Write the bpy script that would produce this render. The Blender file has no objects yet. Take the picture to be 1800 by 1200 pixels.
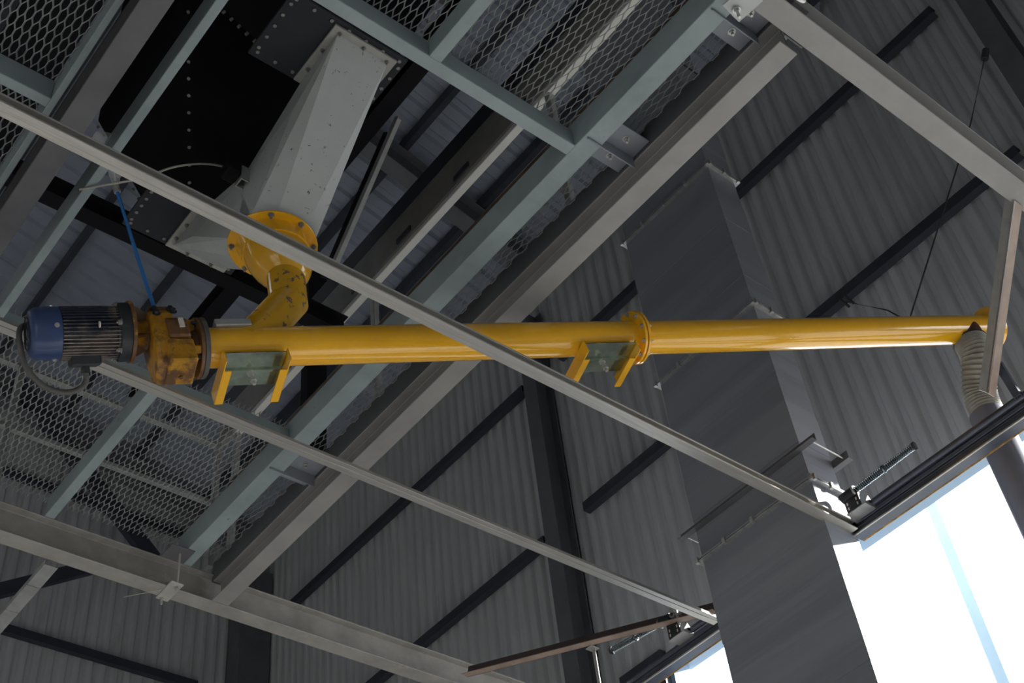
import bpy, bmesh, math, random
from mathutils import Vector as V, Matrix
random.seed(7)
PI = math.pi
S = bpy.context.scene
C = S.collection

# ------------------------------------------------------------------ camera (solved from three vanishing points)
F = 2353.2867
RIGHT = V((0.77700609, -0.62208404, -0.0962963))
DOWN = V((0.39250192, 0.59837348, -0.69849225))
FWD = V((0.49214203, 0.50493625, 0.70910902))
cam_d = bpy.data.cameras.new('camera')
cam = bpy.data.objects.new('camera', cam_d)
C.objects.link(cam)
cam_d.sensor_width = 36
cam_d.lens = F / 1800 * 36
cam_d.clip_start = 0.05
cam_d.clip_end = 200
m = Matrix((RIGHT, -DOWN, -FWD)).transposed().to_4x4()
cam.matrix_world = m
S.camera = cam
S.view_settings.view_transform = 'Standard'
S.view_settings.look = 'None'
S.view_settings.gamma = 1
S.view_settings.use_curve_mapping = False
S.view_settings.exposure = 1.6

# ------------------------------------------------------------------ sky, sun, daylight openings
SKY = 1.6
w = bpy.data.worlds.new('world')
S.world = w
w.use_nodes = True
bg = w.node_tree.nodes['Background']
bg.inputs[0].default_value = (0.88, 0.94, 1.0, 1)
bg.inputs[1].default_value = SKY
sun_d = bpy.data.lights.new('sun', 'SUN')
sun_d.energy = 5.0
sun_d.angle = 0.02
sun_d.color = (1.0, 0.97, 0.92)
sun = bpy.data.objects.new('sun', sun_d)
C.objects.link(sun)
sun.rotation_euler = V((-0.75, 0.50, -0.38)).to_track_quat('-Z', 'Y').to_euler()


def portal(name, loc, aim, sx, sy):
    d = bpy.data.lights.new(name, 'AREA')
    d.shape = 'RECTANGLE'
    d.size = sx
    d.size_y = sy
    d.cycles.is_portal = True
    o = bpy.data.objects.new(name, d)
    C.objects.link(o)
    o.location = loc
    o.rotation_euler = V(aim).to_track_quat('-Z', 'Z').to_euler()
    return o


portal('gate_daylight', (8.15, 2.0, 2.3), (-1, 0, 0), 6.0, 8.2)
portal('side_door_daylight', (8.15, 6.37, 2.3), (-1, 0, 0), 1.2, 8.2)


portal('added_opening_daylight', (-7.1, 0.5, 0.5), (1, 0, 0), 6.0, 4.2)  # unseen opening in the left wall, added to brighten the cladding from behind


# ------------------------------------------------------------------ helpers
def ray(x, y):
    return RIGHT * (x - 900) + DOWN * (y - 600) + FWD * F


def at(x, y, ax, val):
    d = ray(x, y)
    return d * (val / d['XYZ'.index(ax)])


def ramp(nt, fac, stops):
    n = nt.nodes.new('ShaderNodeValToRGB')
    e = n.color_ramp.elements
    while len(e) < len(stops):
        e.new(0.5)
    for q, (p, c) in zip(e, stops):
        q.position = p
        q.color = (c[0], c[1], c[2], 1) if hasattr(c, '__len__') else (c, c, c, 1)
    nt.links.new(fac, n.inputs[0])
    return n.outputs[0]


def mat(name, col, rough=0.5, metal=0.0, var=0.18, scale=6.0, bump=0.0, bscale=60, spots=None, dust=None,
        stretch=(1, 1, 1), coat=0.0, rustn=None):
    """procedural surface: base colour with tone noise, optional paint chips, dust lying on upward faces"""
    m = bpy.data.materials.new(name)
    m.use_nodes = True
    nt = m.node_tree
    L = nt.links
    b = nt.nodes['Principled BSDF']
    tc = nt.nodes.new('ShaderNodeTexCoord')
    mp = nt.nodes.new('ShaderNodeMapping')
    mp.inputs['Scale'].default_value = stretch
    L.new(tc.outputs['Object'], mp.inputs[0])

    def noise(sc, det=5, rg=0.6):
        n = nt.nodes.new('ShaderNodeTexNoise')
        n.inputs['Scale'].default_value = sc
        n.inputs['Detail'].default_value = det
        n.inputs['Roughness'].default_value = rg
        L.new(mp.outputs[0], n.inputs['Vector'])
        return n.outputs['Fac']
    lo = [c * (1 - var) for c in col]
    hi = [min(1, c * (1 + var)) for c in col]
    out = ramp(nt, noise(scale), [(0.3, lo), (0.7, hi)])

    def mix(a, bcol, fac):
        x = nt.nodes.new('ShaderNodeMix')
        x.data_type = 'RGBA'
        L.new(fac, x.inputs['Factor'])
        L.new(a, x.inputs['A'])
        if hasattr(bcol, 'links'):
            L.new(bcol, x.inputs['B'])
        else:
            x.inputs['B'].default_value = (*bcol, 1)
        return x.outputs['Result']
    rg = None
    if rustn:
        c2, th, sc = rustn
        out = mix(out, c2, ramp(nt, noise(sc, 6, 0.65), [(th, 0.0), (th + 0.1, 1.0)]))
    if spots:
        c2, th, sc = spots
        out = mix(out, c2, ramp(nt, noise(sc, 8, 0.7), [(th, 0.0), (th + 0.025, 1.0)]))
    if dust:
        dc, th = dust
        g = nt.nodes.new('ShaderNodeNewGeometry')
        sp = nt.nodes.new('ShaderNodeSeparateXYZ')
        L.new(g.outputs['Normal'], sp.inputs[0])
        ad = nt.nodes.new('ShaderNodeMath')
        ad.operation = 'ADD'
        ml = nt.nodes.new('ShaderNodeMath')
        ml.operation = 'MULTIPLY'
        ml.inputs[1].default_value = 0.35
        L.new(noise(9), ml.inputs[0])
        L.new(sp.outputs[2], ad.inputs[0])
        L.new(ml.outputs[0], ad.inputs[1])
        f = ramp(nt, ad.outputs[0], [(th, 0.0), (th + 0.13, 0.9)])
        out = mix(out, dc, f)
        mr = nt.nodes.new('ShaderNodeMapRange')
        mr.inputs['To Min'].default_value = rough
        mr.inputs['To Max'].default_value = 0.9
        L.new(f, mr.inputs['Value'])
        L.new(mr.outputs[0], b.inputs['Roughness'])
    else:
        b.inputs['Roughness'].default_value = rough
    L.new(out, b.inputs['Base Color'])
    b.inputs['Metallic'].default_value = metal
    if coat:
        b.inputs['Coat Weight'].default_value = coat
        b.inputs['Coat Roughness'].default_value = 0.08
    if bump:
        bn = nt.nodes.new('ShaderNodeBump')
        bn.inputs['Strength'].default_value = bump
        bn.inputs['Distance'].default_value = 0.01
        L.new(noise(bscale), bn.inputs['Height'])
        L.new(bn.outputs[0], b.inputs['Normal'])
    return m


DUST = (0.36, 0.33, 0.29)
M_ = {}
M_['yellow'] = mat('yellow_enamel', (0.95, 0.48, 0.011), 0.20, 0, 0.06, 3, 0.008, 18, dust=(DUST, 0.70), coat=0.9)
M_['yellow_worn'] = mat('chipped_yellow_enamel', (0.76, 0.40, 0.012), 0.25, 0, 0.1, 5, 0.05, 30,
                        spots=((0.16, 0.12, 0.09), 0.575, 13), dust=(DUST, 0.9), coat=0.4)
M_['yellow_dirty'] = mat('grimy_yellow_enamel', (0.50, 0.24, 0.015), 0.36, 0, 0.25, 9, 0.15, 40,
                         rustn=((0.14, 0.065, 0.025), 0.50, 7), spots=((0.05, 0.035, 0.02), 0.62, 18))
M_['zinc'] = mat('yellow_passivated_zinc', (0.50, 0.58, 0.46), 0.13, 0.9, 0.35, 9, 0.03, 30)
M_['bolt'] = mat('galvanised_bolt', (0.55, 0.55, 0.53), 0.35, 0.8, 0.2, 30)
M_['boltdull'] = mat('dull_steel_bolt', (0.30, 0.29, 0.27), 0.5, 0.5, 0.2, 30)
M_['grey'] = mat('grey_painted_steel', (0.33, 0.32, 0.31), 0.42, 0.0, 0.12, 3, 0.03, 30)
M_['grey2'] = mat('dusty_grey_steel', (0.36, 0.34, 0.315), 0.5, 0.0, 0.18, 5, 0.05, 30,
                  spots=((0.42, 0.39, 0.34), 0.62, 6))
M_['darkbeam'] = mat('dark_grey_steel', (0.13, 0.13, 0.14), 0.5, 0.0, 0.15, 4)
M_['green'] = mat('pale_sea_green_paint', (0.30, 0.355, 0.37), 0.42, 0.0, 0.14, 4, 0.05, 30,
                  spots=((0.20, 0.22, 0.19), 0.64, 8))
M_['mesh'] = mat('expanded_steel', (0.36, 0.38, 0.375), 0.45, 0.2, 0.15, 10)
M_['galv'] = mat('galvanised_track', (0.52, 0.50, 0.47), 0.32, 0.55, 0.12, 14, 0.02, 60, stretch=(0.3, 4, 4))
M_['galvl'] = mat('galvanised_sheet', (0.46, 0.46, 0.45), 0.42, 0.4, 0.16, 8)
M_['white'] = mat('off_white_paint', (0.56, 0.58, 0.57), 0.4, 0.0, 0.07, 3, 0.04, 20,
                  spots=((0.10, 0.09, 0.08), 0.63, 30))
M_['whiteflange'] = mat('dusty_white_paint', (0.44, 0.43, 0.40), 0.5, 0.0, 0.14, 6, 0.05, 20,
                        spots=((0.14, 0.12, 0.10), 0.70, 24))
M_['black'] = mat('black_bin_sheet', (0.012, 0.012, 0.015), 0.6, 0.0, 0.2, 4)
M_['blackplate'] = mat('charcoal_plate', (0.045, 0.048, 0.055), 0.5, 0.0, 0.12, 4)
M_['cladding'] = mat('grey_fibre_cement', (0.54, 0.555, 0.57), 0.75, 0.0, 0.10, 1.3, 0.1, 20, stretch=(1, 1, 0.4),
                     rustn=((0.46, 0.46, 0.455), 0.60, 1.6))
M_['roof'] = mat('roof_sheet', (0.29, 0.325, 0.40), 0.6, 0.0, 0.10, 2, 0.05, 20)
M_['girt'] = mat('dark_blue_girt', (0.040, 0.045, 0.062), 0.5, 0.0, 0.2, 5)
M_['column'] = mat('column_steel', (0.13, 0.133, 0.15), 0.5, 0.0, 0.15, 4)
M_['duct'] = mat('duct_sheet_grey', (0.30, 0.32, 0.36), 0.42, 0.08, 0.10, 1.3, 0.03, 12, stretch=(0.12, 0.12, 2.4), rustn=((0.255, 0.27, 0.31), 0.5, 1.2))
M_['ductflange'] = mat('duct_flange_zinc', (0.42, 0.42, 0.42), 0.35, 0.6, 0.2, 20)
M_['header'] = mat('door_spring_tube', (0.10, 0.11, 0.14), 0.3, 0.55, 0.2, 5)
M_['blackpl'] = mat('black_plastic', (0.02, 0.022, 0.026), 0.4, 0, 0.2, 10)
M_['spring'] = mat('spring_steel', (0.22, 0.26, 0.28), 0.25, 0.8, 0.1, 10)
M_['paleblue'] = mat('pale_blue_reveal', (0.30, 0.42, 0.56), 0.6, 0, 0.05, 3)
M_['foam'] = mat('orange_foam_bead', (0.42, 0.24, 0.07), 0.8, 0, 0.5, 14, 0.8, 30)
M_['brown'] = mat('red_oxide_steel', (0.075, 0.045, 0.045), 0.5, 0, 0.2, 5)
M_['brownl'] = mat('rusty_light_steel', (0.42, 0.31, 0.25), 0.5, 0, 0.2, 6)
M_['rust'] = mat('rusted_rail', (0.13, 0.085, 0.06), 0.6, 0, 0.35, 8)
M_['darkface'] = mat('grey_brown_channel', (0.25, 0.24, 0.23), 0.5, 0, 0.15, 6)
M_['motor'] = mat('dusty_blue_motor', (0.05, 0.055, 0.085), 0.45, 0.1, 0.3, 8, rustn=((0.26, 0.22, 0.195), 0.44, 4), dust=((0.30, 0.25, 0.22), 0.75))
M_['motorblue'] = mat('blue_fan_cover', (0.03, 0.06, 0.17), 0.35, 0.0, 0.15, 5, dust=((0.30, 0.24, 0.20), 0.72), coat=0.3)
M_['motorblack'] = mat('black_motor_iron', (0.028, 0.03, 0.036), 0.4, 0.1, 0.3, 10)
M_['oil'] = mat('oily_brown_iron', (0.15, 0.072, 0.028), 0.38, 0, 0.4, 9, 0.2, 40, spots=((0.45, 0.23, 0.02), 0.60, 7))
M_['label'] = mat('white_plate', (0.70, 0.62, 0.58), 0.5)
M_['hose'] = mat('beige_ribbed_hose', (0.33, 0.31, 0.26), 0.55, 0, 0.25, 9, 0.3, 40)
M_['steelpipe'] = mat('grey_steel_pipe', (0.20, 0.21, 0.26), 0.45, 0.1, 0.1, 3)
M_['scorch'] = mat('scorched_yellow', (0.08, 0.03, 0.012), 0.5, 0, 0.6, 12, rustn=((0.5, 0.22, 0.01), 0.55, 14))
M_['conduit'] = mat('grey_conduit', (0.10, 0.095, 0.09), 0.45, 0, 0.15, 20)
M_['blue'] = mat('blue_sling', (0.02, 0.17, 0.48), 0.5, 0, 0.2, 15)
M_['cord'] = mat('pale_cord', (0.42, 0.40, 0.36), 0.6, 0, 0.1, 20)
M_['wire'] = mat('dark_wire', (0.04, 0.04, 0.04), 0.6, 0, 0.1, 20)
M_['floor'] = mat('concrete_floor', (0.42, 0.415, 0.40), 0.8, 0, 0.12, 1, 0.1, 10)
M_['ground'] = mat('yard_ground', (0.20, 0.19, 0.17), 0.9, 0, 0.15, 1)
M_['plaster'] = mat('shed_wall_sheet', (0.5, 0.49, 0.47), 0.8, 0, 0.1, 1)
M_['ceram'] = mat('white_enamel', (0.75, 0.74, 0.70), 0.3, 0, 0.03, 5)
M_['steelpost'] = mat('pale_blue_outer_post', (0.26, 0.36, 0.44), 0.6, 0, 0.05, 3)
for q_ in ('black', 'blackplate'):
    M_[q_].node_tree.nodes['Principled BSDF'].inputs['Specular IOR Level'].default_value = 0.12
fm = bpy.data.materials.new('clear_film')
fm.use_nodes = True
_b = fm.node_tree.nodes['Principled BSDF']
_b.inputs['Base Color'].default_value = (0.8, 0.82, 0.82, 1)
_b.inputs['Roughness'].default_value = 0.15
_b.inputs['Alpha'].default_value = 0.28
_n = fm.node_tree.nodes.new('ShaderNodeTexNoise')
_n.inputs['Scale'].default_value = 25
_bp = fm.node_tree.nodes.new('ShaderNodeBump')
_bp.inputs['Strength'].default_value = 0.8
fm.node_tree.links.new(_n.outputs['Fac'], _bp.inputs['Height'])
fm.node_tree.links.new(_bp.outputs[0], _b.inputs['Normal'])
M_['film'] = fm


def obj(name, bm, m, parent=None, smooth=False, bevel=0.0, kind=None, loc=None):
    me = bpy.data.meshes.new(name)
    bmesh.ops.recalc_face_normals(bm, faces=bm.faces)
    if loc is not None:
        bmesh.ops.translate(bm, verts=bm.verts, vec=-V(loc))
    bm.to_mesh(me)
    bm.free()
    me.materials.append(M_[m])
    if smooth:
        for p in me.polygons:
            p.use_smooth = True
        try:
            me.set_sharp_from_angle(angle=math.radians(38))
        except Exception:
            pass
    o = bpy.data.objects.new(name, me)
    C.objects.link(o)
    if parent:
        o.parent = parent
        if loc is not None:
            o.location = V(loc) - parent_world(parent)
        else:
            o.location = -parent_world(parent)
    elif loc is not None:
        o.location = loc
    if bevel:
        md = o.modifiers.new('bevel', 'BEVEL')
        md.width = bevel
        md.segments = 1
        md.limit_method = 'ANGLE'
    if kind:
        o['kind'] = kind
    return o


def parent_world(p):
    v = V((0, 0, 0))
    while p:
        v += p.location
        p = p.parent
    return v


def thing(name, label, cat, loc=(0, 0, 0), group=None):
    o = bpy.data.objects.new(name, None)
    o.empty_display_size = 0.1
    C.objects.link(o)
    o.location = loc
    tag(o, label, cat, group)
    return o


def tag(o, label, cat, group=None):
    o['label'] = label
    o['category'] = cat
    if group:
        o['group'] = group
    return o


def box(bm, a, b):
    xs = sorted((a[0], b[0])); ys = sorted((a[1], b[1])); zs = sorted((a[2], b[2]))
    v = [bm.verts.new((x, y, z)) for x in xs for y in ys for z in zs]
    for f in ((0, 1, 3, 2), (4, 6, 7, 5), (0, 4, 5, 1), (2, 3, 7, 6), (0, 2, 6, 4), (1, 5, 7, 3)):
        bm.faces.new([v[i] for i in f])
    return bm


def extr(bm, pts, O, U, W, D):
    """closed 2D profile pts (u,w) at O, swept by vector D"""
    O, U, W, D = V(O), V(U), V(W), V(D)
    a = [bm.verts.new(O + U * p + W * q) for p, q in pts]
    b = [bm.verts.new(O + U * p + W * q + D) for p, q in pts]
    n = len(pts)
    for i in range(n):
        j = (i + 1) % n
        bm.faces.new((a[i], a[j], b[j], b[i]))
    bm.faces.new(a[::-1])
    bm.faces.new(b)
    return bm


def ibeam(w_, h, tf=0.010, tw=0.008):
    a, t = w_ / 2, tw / 2
    return [(-a, 0), (a, 0), (a, tf), (t, tf), (t, h - tf), (a, h - tf), (a, h), (-a, h), (-a, h - tf), (-t, h - tf),
            (-t, tf), (-a, tf)]


def cprof(w_, h, t=0.004, lip=0.0):
    """C open towards +u, web at u=0"""
    if lip:
        return [(0, 0), (w_, 0), (w_, lip), (w_ - t, lip), (w_ - t, t), (t, t), (t, h - t), (w_ - t, h - t),
                (w_ - t, h - lip), (w_, h - lip), (w_, h), (0, h)]
    return [(0, 0), (w_, 0), (w_, t), (t, t), (t, h - t), (w_, h - t), (w_, h), (0, h)]


def lprof(w_, h, t=0.005):
    return [(0, 0), (w_, 0), (w_, t), (t, t), (t, h), (0, h)]


def frame(d):
    d = V(d).normalized()
    u = V((0, 0, 1)) if abs(d.z) < 0.9 else V((1, 0, 0))
    x = d.cross(u).normalized()
    return x, x.cross(d).normalized()


def cyl(bm, p, q, r, n=20, r2=None, inner=None, cap=True):
    p, q = V(p), V(q)
    x, y = frame(q - p)
    r2 = r if r2 is None else r2
    A = [bm.verts.new(p + (x * math.cos(2 * PI * i / n) + y * math.sin(2 * PI * i / n)) * r) for i in range(n)]
    B = [bm.verts.new(q + (x * math.cos(2 * PI * i / n) + y * math.sin(2 * PI * i / n)) * r2) for i in range(n)]
    for i in range(n):
        j = (i + 1) % n
        bm.faces.new((A[i], A[j], B[j], B[i]))
    if cap:
        bm.faces.new(A[::-1])
        bm.faces.new(B)
    return bm


def tube(bm, pts, r, n=10, ribs=None):
    """round tube through points; r number or list"""
    pts = [V(p) for p in pts]
    rings = []
    x = None
    for i, p in enumerate(pts):
        d = (pts[min(i + 1, len(pts) - 1)] - pts[max(i - 1, 0)]).normalized()
        if x is None:
            x, y = frame(d)
        else:
            x = (x - d * x.dot(d)).normalized()
            y = d.cross(x)
        rr = r[i] if isinstance(r, (list, tuple)) else r
        rings.append([bm.verts.new(p + (x * math.cos(2 * PI * k / n) + y * math.sin(2 * PI * k / n)) * rr) for k in range(n)])
    for a, b in zip(rings, rings[1:]):
        for k in range(n):
            j = (k + 1) % n
            bm.faces.new((a[k], a[j], b[j], b[k]))
    bm.faces.new(rings[0][::-1])
    bm.faces.new(rings[-1])
    return bm


def spline(pts, n=12):
    pts = [V(p) for p in pts]
    P = [pts[0] * 2 - pts[1]] + pts + [pts[-1] * 2 - pts[-2]]
    out = []
    for i in range(1, len(P) - 2):
        a, b, c, d = P[i - 1:i + 3]
        for k in range(n):
            t = k / n
            out.append(0.5 * ((2 * b) + (c - a) * t + (2 * a - 5 * b + 4 * c - d) * t * t + (3 * b - a - 3 * c + d) * t ** 3))
    out.append(pts[-1])
    return out


def hexbolt(bm, p, d, r=0.012, h=0.010, shank=0.0):
    p, d = V(p), V(d).normalized()
    cyl(bm, p - d * 0.002, p + d * 0.002, r * 1.5, 12)
    cyl(bm, p + d * 0.002, p + d * (h + 0.002), r, 6)
    if shank:
        cyl(bm, p + d * h, p + d * (h + shank), r * 0.55, 8)
    return bm


def B():
    return bmesh.new()


def prisms(bm, O, X, Y, Z, a, b):
    """box in a local frame"""
    O, X, Y, Z = V(O), V(X), V(Y), V(Z)
    v = [bm.verts.new(O + X * x + Y * y + Z * z) for x in (a[0], b[0]) for y in (a[1], b[1]) for z in (a[2], b[2])]
    for f in ((0, 1, 3, 2), (4, 6, 7, 5), (0, 4, 5, 1), (2, 3, 7, 6), (0, 2, 6, 4), (1, 5, 7, 3)):
        bm.faces.new([v[i] for i in f])
    return bm


def struct(name, bm, m, parent=None, **k):
    o = obj(name, bm, m, parent, **k)
    if parent is None:
        o['kind'] = 'structure'
    return o


XW, YW, ZF = 7.9, 13.8, -1.6        # right wall, back wall, floor


def roof_z(x):
    return 11.9 + 0.281 * (XW - x)


# ================================================================== THE SHELL
struct('floor', box(B(), (-7.6, -7.4, ZF - 0.2), (8.1, 14.2, ZF)), 'floor')
struct('ground', box(B(), (-60, -60, ZF - 0.4), (60, 60, ZF - 0.21)), 'ground')


def sheet_mesh(width, height, pitch=0.165, depth=0.046, seg=14):
    """one profiled cladding sheet, local x = along wall, y = depth, z up"""
    n = int(round(width / pitch))
    me = bpy.data.meshes.new('corrugated_sheet')
    vs, fs = [], []
    cols = n * seg + 1
    for side in (0, 1):
        for i in range(cols):
            t = i / seg
            c = math.cos(2 * PI * t)
            y = depth * 0.5 * (1 - max(-1, min(1, c * 2.0 + 0.35))) + side * 0.005
            for z in (0, height):
                vs.append((i * pitch / seg, y, z))
    for i in range(cols - 1):
        a = 2 * i
        fs.append((a, a + 2, a + 3, a + 1))
        b = 2 * cols + 2 * i
        fs.append((b, b + 1, b + 3, b + 2))
    for i in (0, cols - 1):
        a, b = 2 * i, 2 * cols + 2 * i
        fs.append((a, a + 1, b + 1, b))
    for i in range(cols - 1):
        for k in (0, 1):
            a, b = 2 * i + k, 2 * cols + 2 * i + k
            fs.append((a, b, b + 2, a + 2))
    me.from_pydata(vs, [], fs)
    me.materials.append(M_['cladding'])
    for p in me.polygons:
        p.use_smooth = True
    try:
        me.set_sharp_from_angle(angle=math.radians(40))
    except Exception:
        pass
    return me


SW = 0.99


def clad(parent, base, xdir, ydir, z0, z1, meshes):
    h = z1 - z0
    k = round(h, 2)
    if k not in meshes:
        meshes[k] = sheet_mesh(SW, h)
    o = bpy.data.objects.new('corrugated_sheet', meshes[k])
    C.objects.link(o)
    o.parent = parent
    mt = Matrix((V(xdir), V(ydir), V((0, 0, 1)))).transposed()
    o.rotation_euler = mt.to_euler()
    o.location = V(base) + V((0, 0, z0))
    return o


MS = {}
# right wall (X = 7.9): sheets inside the openings' heads and the pier between the two doors
wall_r = bpy.data.objects.new('wall_right', None)
C.objects.link(wall_r)
wall_r['kind'] = 'structure'
OPEN_TOP = 6.24
rows = [(ZF, 1.0), (0.94, 3.4), (3.34, 6.32), (6.26, 8.35), (8.29, 10.5), (10.44, 12.0)]
y = -7.0
i = 0
while y < YW:
    yc = y + SW / 2
    for j, (a, b) in enumerate(rows):
        if b <= 6.4 and (yc < 4.75 and yc > -1.4 or 6.0 < yc < 6.8):
            continue
        # y runs along +Y: build with x axis = -Y so the profile depth points outward (+X)
        clad(wall_r, (XW + 0.006 * (j % 2) + 0.002 * (i % 2), y + SW, 0), (0, -1, 0), (1, 0, 0), a, b, MS)
    y += SW - 0.0
    i += 1
# flashing strips closing the jambs and heads of the openings
for yy0, yy1 in ((-1.25, 4.79), (6.02, 6.76)):
    bm = B()
    box(bm, (XW + 0.05, yy0, OPEN_TOP), (XW + 0.33, yy1, OPEN_TOP + 0.09))
    struct('reveal_head', bm, 'paleblue', wall_r)
    bm = B()
    for q in (yy0, yy1):
        box(bm, (XW + 0.05, q - 0.04, ZF), (XW + 0.27, q + 0.04, OPEN_TOP))
    struct('reveal_jamb', bm, 'paleblue', wall_r)
bm = box(B(), (XW - 0.03, 6.76, ZF), (XW + 0.04, 7.3, OPEN_TOP + 0.1))
struct('jamb_panel', bm, 'girt', wall_r)
bm = box(B(), (XW - 0.03, 4.79, ZF), (XW + 0.04, 6.02, OPEN_TOP + 0.1))
struct('pier_panel', bm, 'plaster', wall_r)
# girts on the right wall
for zg in (8.27, 10.42):
    for (ya, yb) in ((-7, 1.62), (1.98, 7.33), (7.96, 13.3)):
        bm = B()
        extr(bm, cprof(0.085, 0.11, 0.006, 0.015), (XW - 0.087, ya, zg - 0.03), (1, 0, 0), (0, 0, 1), (0, yb - ya, 0))
        bmesh.ops.reverse_faces(bm, faces=bm.faces)
        if zg < 6.4 and ya < 4:
            bm.free()
            continue
        obj('girt', bm, 'girt', wall_r)

# back wall (Y = 13.8)
wall_b = bpy.data.objects.new('wall_back', None)
C.objects.link(wall_b)
wall_b['kind'] = 'structure'
x = XW - SW
i = 0
rows_b = [(ZF, 2.6), (2.54, 5.2), (5.14, 7.3), (7.24, 9.45), (9.39, 11.7), (11.64, 14.2)]
while x > -7.6:
    for j, (a, b) in enumerate(rows_b):
        clad(wall_b, (x, YW + 0.006 * (j % 2) + 0.002 * (i % 2), 0), (1, 0, 0), (0, 1, 0), a, b, MS)
    x -= SW
    i += 1
for zg in (5.2, 7.3, 9.4, 11.65):
    obj('girt', extr(B(), cprof(0.085, 0.11, 0.006, 0.015), (-7, YW - 0.087, zg - 0.03), (0, 1, 0), (0, 0, 1), (14.0, 0, 0)), 'girt', wall_b)

# far shell behind the camera
struct('wall_front', box(B(), (-7.6, -7.4, ZF), (8.1, -7.2, 16.5)), 'plaster')
bm = B()
box(bm, (-7.6, -7.4, ZF), (-7.4, -2.5, 16.5)); box(bm, (-7.6, 3.5, ZF), (-7.4, 14.2, 16.5)); box(bm, (-7.6, -2.5, 2.6), (-7.4, 3.5, 16.5))  # low gap in this unseen wall, added to let in fill light
struct('wall_left', bm, 'plaster')

# roof: profiled sheets laid down the slope, joined at laps
roof = bpy.data.objects.new('ceiling', None)
C.objects.link(roof)
roof['kind'] = 'structure'
SL = V((1, 0, -0.281)).normalized()
NR = V((0.281, 0, 1)).normalized()


def roof_sheet(width, length):
    me = bpy.data.meshes.new('roof_sheet')
    prof = []
    y = 0
    while y < width - 0.01:
        prof += [(y, 0), (y + 0.125, 0), (y + 0.155, 0.04), (y + 0.22, 0.04)]
        y += 0.25
    prof.append((width, 0))
    vs, fs = [], []
    for off in (0, 0.012):
        for (a, h) in prof:
            for l in (0, length):
                vs.append(V((0, 1, 0)) * a + NR * (h + off) + SL * l)
    n = len(prof)
    for k in range(n - 1):
        fs.append((2 * k, 2 * k + 1, 2 * k + 3, 2 * k + 2))
        q = 2 * n + 2 * k
        fs.append((q, q + 2, q + 3, q + 1))
    me.from_pydata([tuple(v) for v in vs], [], fs)
    me.materials.append(M_['roof'])
    return me


RM = roof_sheet(1.0, 8.3)
for row in range(2):
    for k in range(-8, 15):
        o = bpy.data.objects.new('roof_sheet', RM)
        C.objects.link(o)
        o.parent = roof
        x0 = -7.7 + row * 7.9
        o.location = (x0, k * 1.0 - 0.1, roof_z(x0) + 0.03 + 0.012 * (k % 2) - 0.02 * row)
for xx in (-5.4, -3.2, -1.0, 0.2, 1.3, 2.38, 3.46, 4.54, 5.62, 6.7, 7.7):     # purlins under the roof sheets, along Y
    bm = extr(B(), cprof(0.07, 0.16, 0.006, 0.02), (xx, -7.2, roof_z(xx) - 0.19), (1, 0, 0), (0, 0, 1), (0, 21.2, 0))
    obj('purlin', bm, 'girt', roof)

# rafters down the roof slope and wall columns
for (yy, lab) in ((1.72, 'dark roof rafter above the upper right column'), (7.15, 'dark roof rafter crossing behind the railing, mid roof'), (13.4, 'dark roof rafter close to the back wall')):
    a = V((-7.3, yy, roof_z(-7.3) - 0.62)); b = V((XW - 0.3, yy, roof_z(XW - 0.3) - 0.62))
    bm = extr(B(), ibeam(0.2, 0.38, 0.014, 0.01), a, (0, 1, 0), (0, 0, 1), b - a)
    tag(obj('roof_rafter', bm, 'column', bevel=0.003), lab, 'rafter')
for (yy, ww, lab) in ((1.62, 0.24, 'dark steel wall column in the top right corner'),
                      (7.64, 0.30, 'dark steel column between the two runs of wall cladding, mid picture'),):
    bm = extr(B(), ibeam(0.20, 0.26, 0.016, 0.012), (XW - 0.28, yy, ZF), (0, 1, 0), (1, 0, 0), (0, 0, roof_z(XW - 0.3) - 0.62 - ZF))
    tag(obj('steel_column', bm, 'column', bevel=0.003), lab, 'column')
bm = box(B(), (7.40, 13.45, ZF), (7.88, 13.74, roof_z(7.5) - 0.7))
tag(obj('corner_column', bm, 'column', bevel=0.01), 'dark boxed column standing in the corner of the two corrugated walls', 'column')

# ================================================================== PLATFORM STEEL
ZP = 5.5


def beam(name, lab, bounds, m, kind='I', group=None, axis='X', h=0.225):
    """bounds = (a0,a1) across, (b0,b1) along"""
    (a0, a1), (b0, b1) = bounds
    c = (a0 + a1) / 2
    w_ = a1 - a0
    if axis == 'X':
        bm = extr(B(), ibeam(w_, h), (b0, c, ZP), (0, 1, 0), (0, 0, 1), (b1 - b0, 0, 0))
    else:
        bm = extr(B(), ibeam(w_, h), (c, b0, ZP), (1, 0, 0), (0, 0, 1), (0, b1 - b0, 0))
    o = obj(name, bm, m, bevel=0.003)
    return tag(o, lab, 'beam', group)


beam('steel_beam', 'grey painted steel beam crossing the top right corner', ((1.43, 1.556), (-1.0, 7.53)), 'grey')
beam('steel_beam', 'dusty grey beam running along the lower left with a bent bottom flange', ((7.025, 7.155), (-1.5, 7.7)), 'grey2')
b1 = thing('steel_beam', 'long grey beam rising diagonally behind the yellow pipe', 'beam', (3.70, 4.3, ZP))
obj('flanged_beam', extr(B(), ibeam(0.127, 0.17, 0.010, 0.008), (3.7015, 1.60, ZP), (1, 0, 0), (0, 0, 1), (0, 5.42, 0)), 'grey', b1, bevel=0.003)
obj('top_channel', extr(B(), cprof(0.11, 0.165, 0.006), (3.64, 1.45, ZP + 0.171), (1, 0, 0), (0, 0, 1), (0, 5.6, 0)), 'darkbeam', b1, bevel=0.002)
obj('end_plate', box(B(), (3.64, 1.563, ZP + 0.013), (3.765, 1.571, ZP + 0.17)), 'darkbeam', b1)
beam('steel_beam', 'dark grey beam beside the upper left mesh panel', ((1.06, 1.185), (1.6, 6.98)), 'darkbeam', axis='Y', h=0.2)

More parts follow.
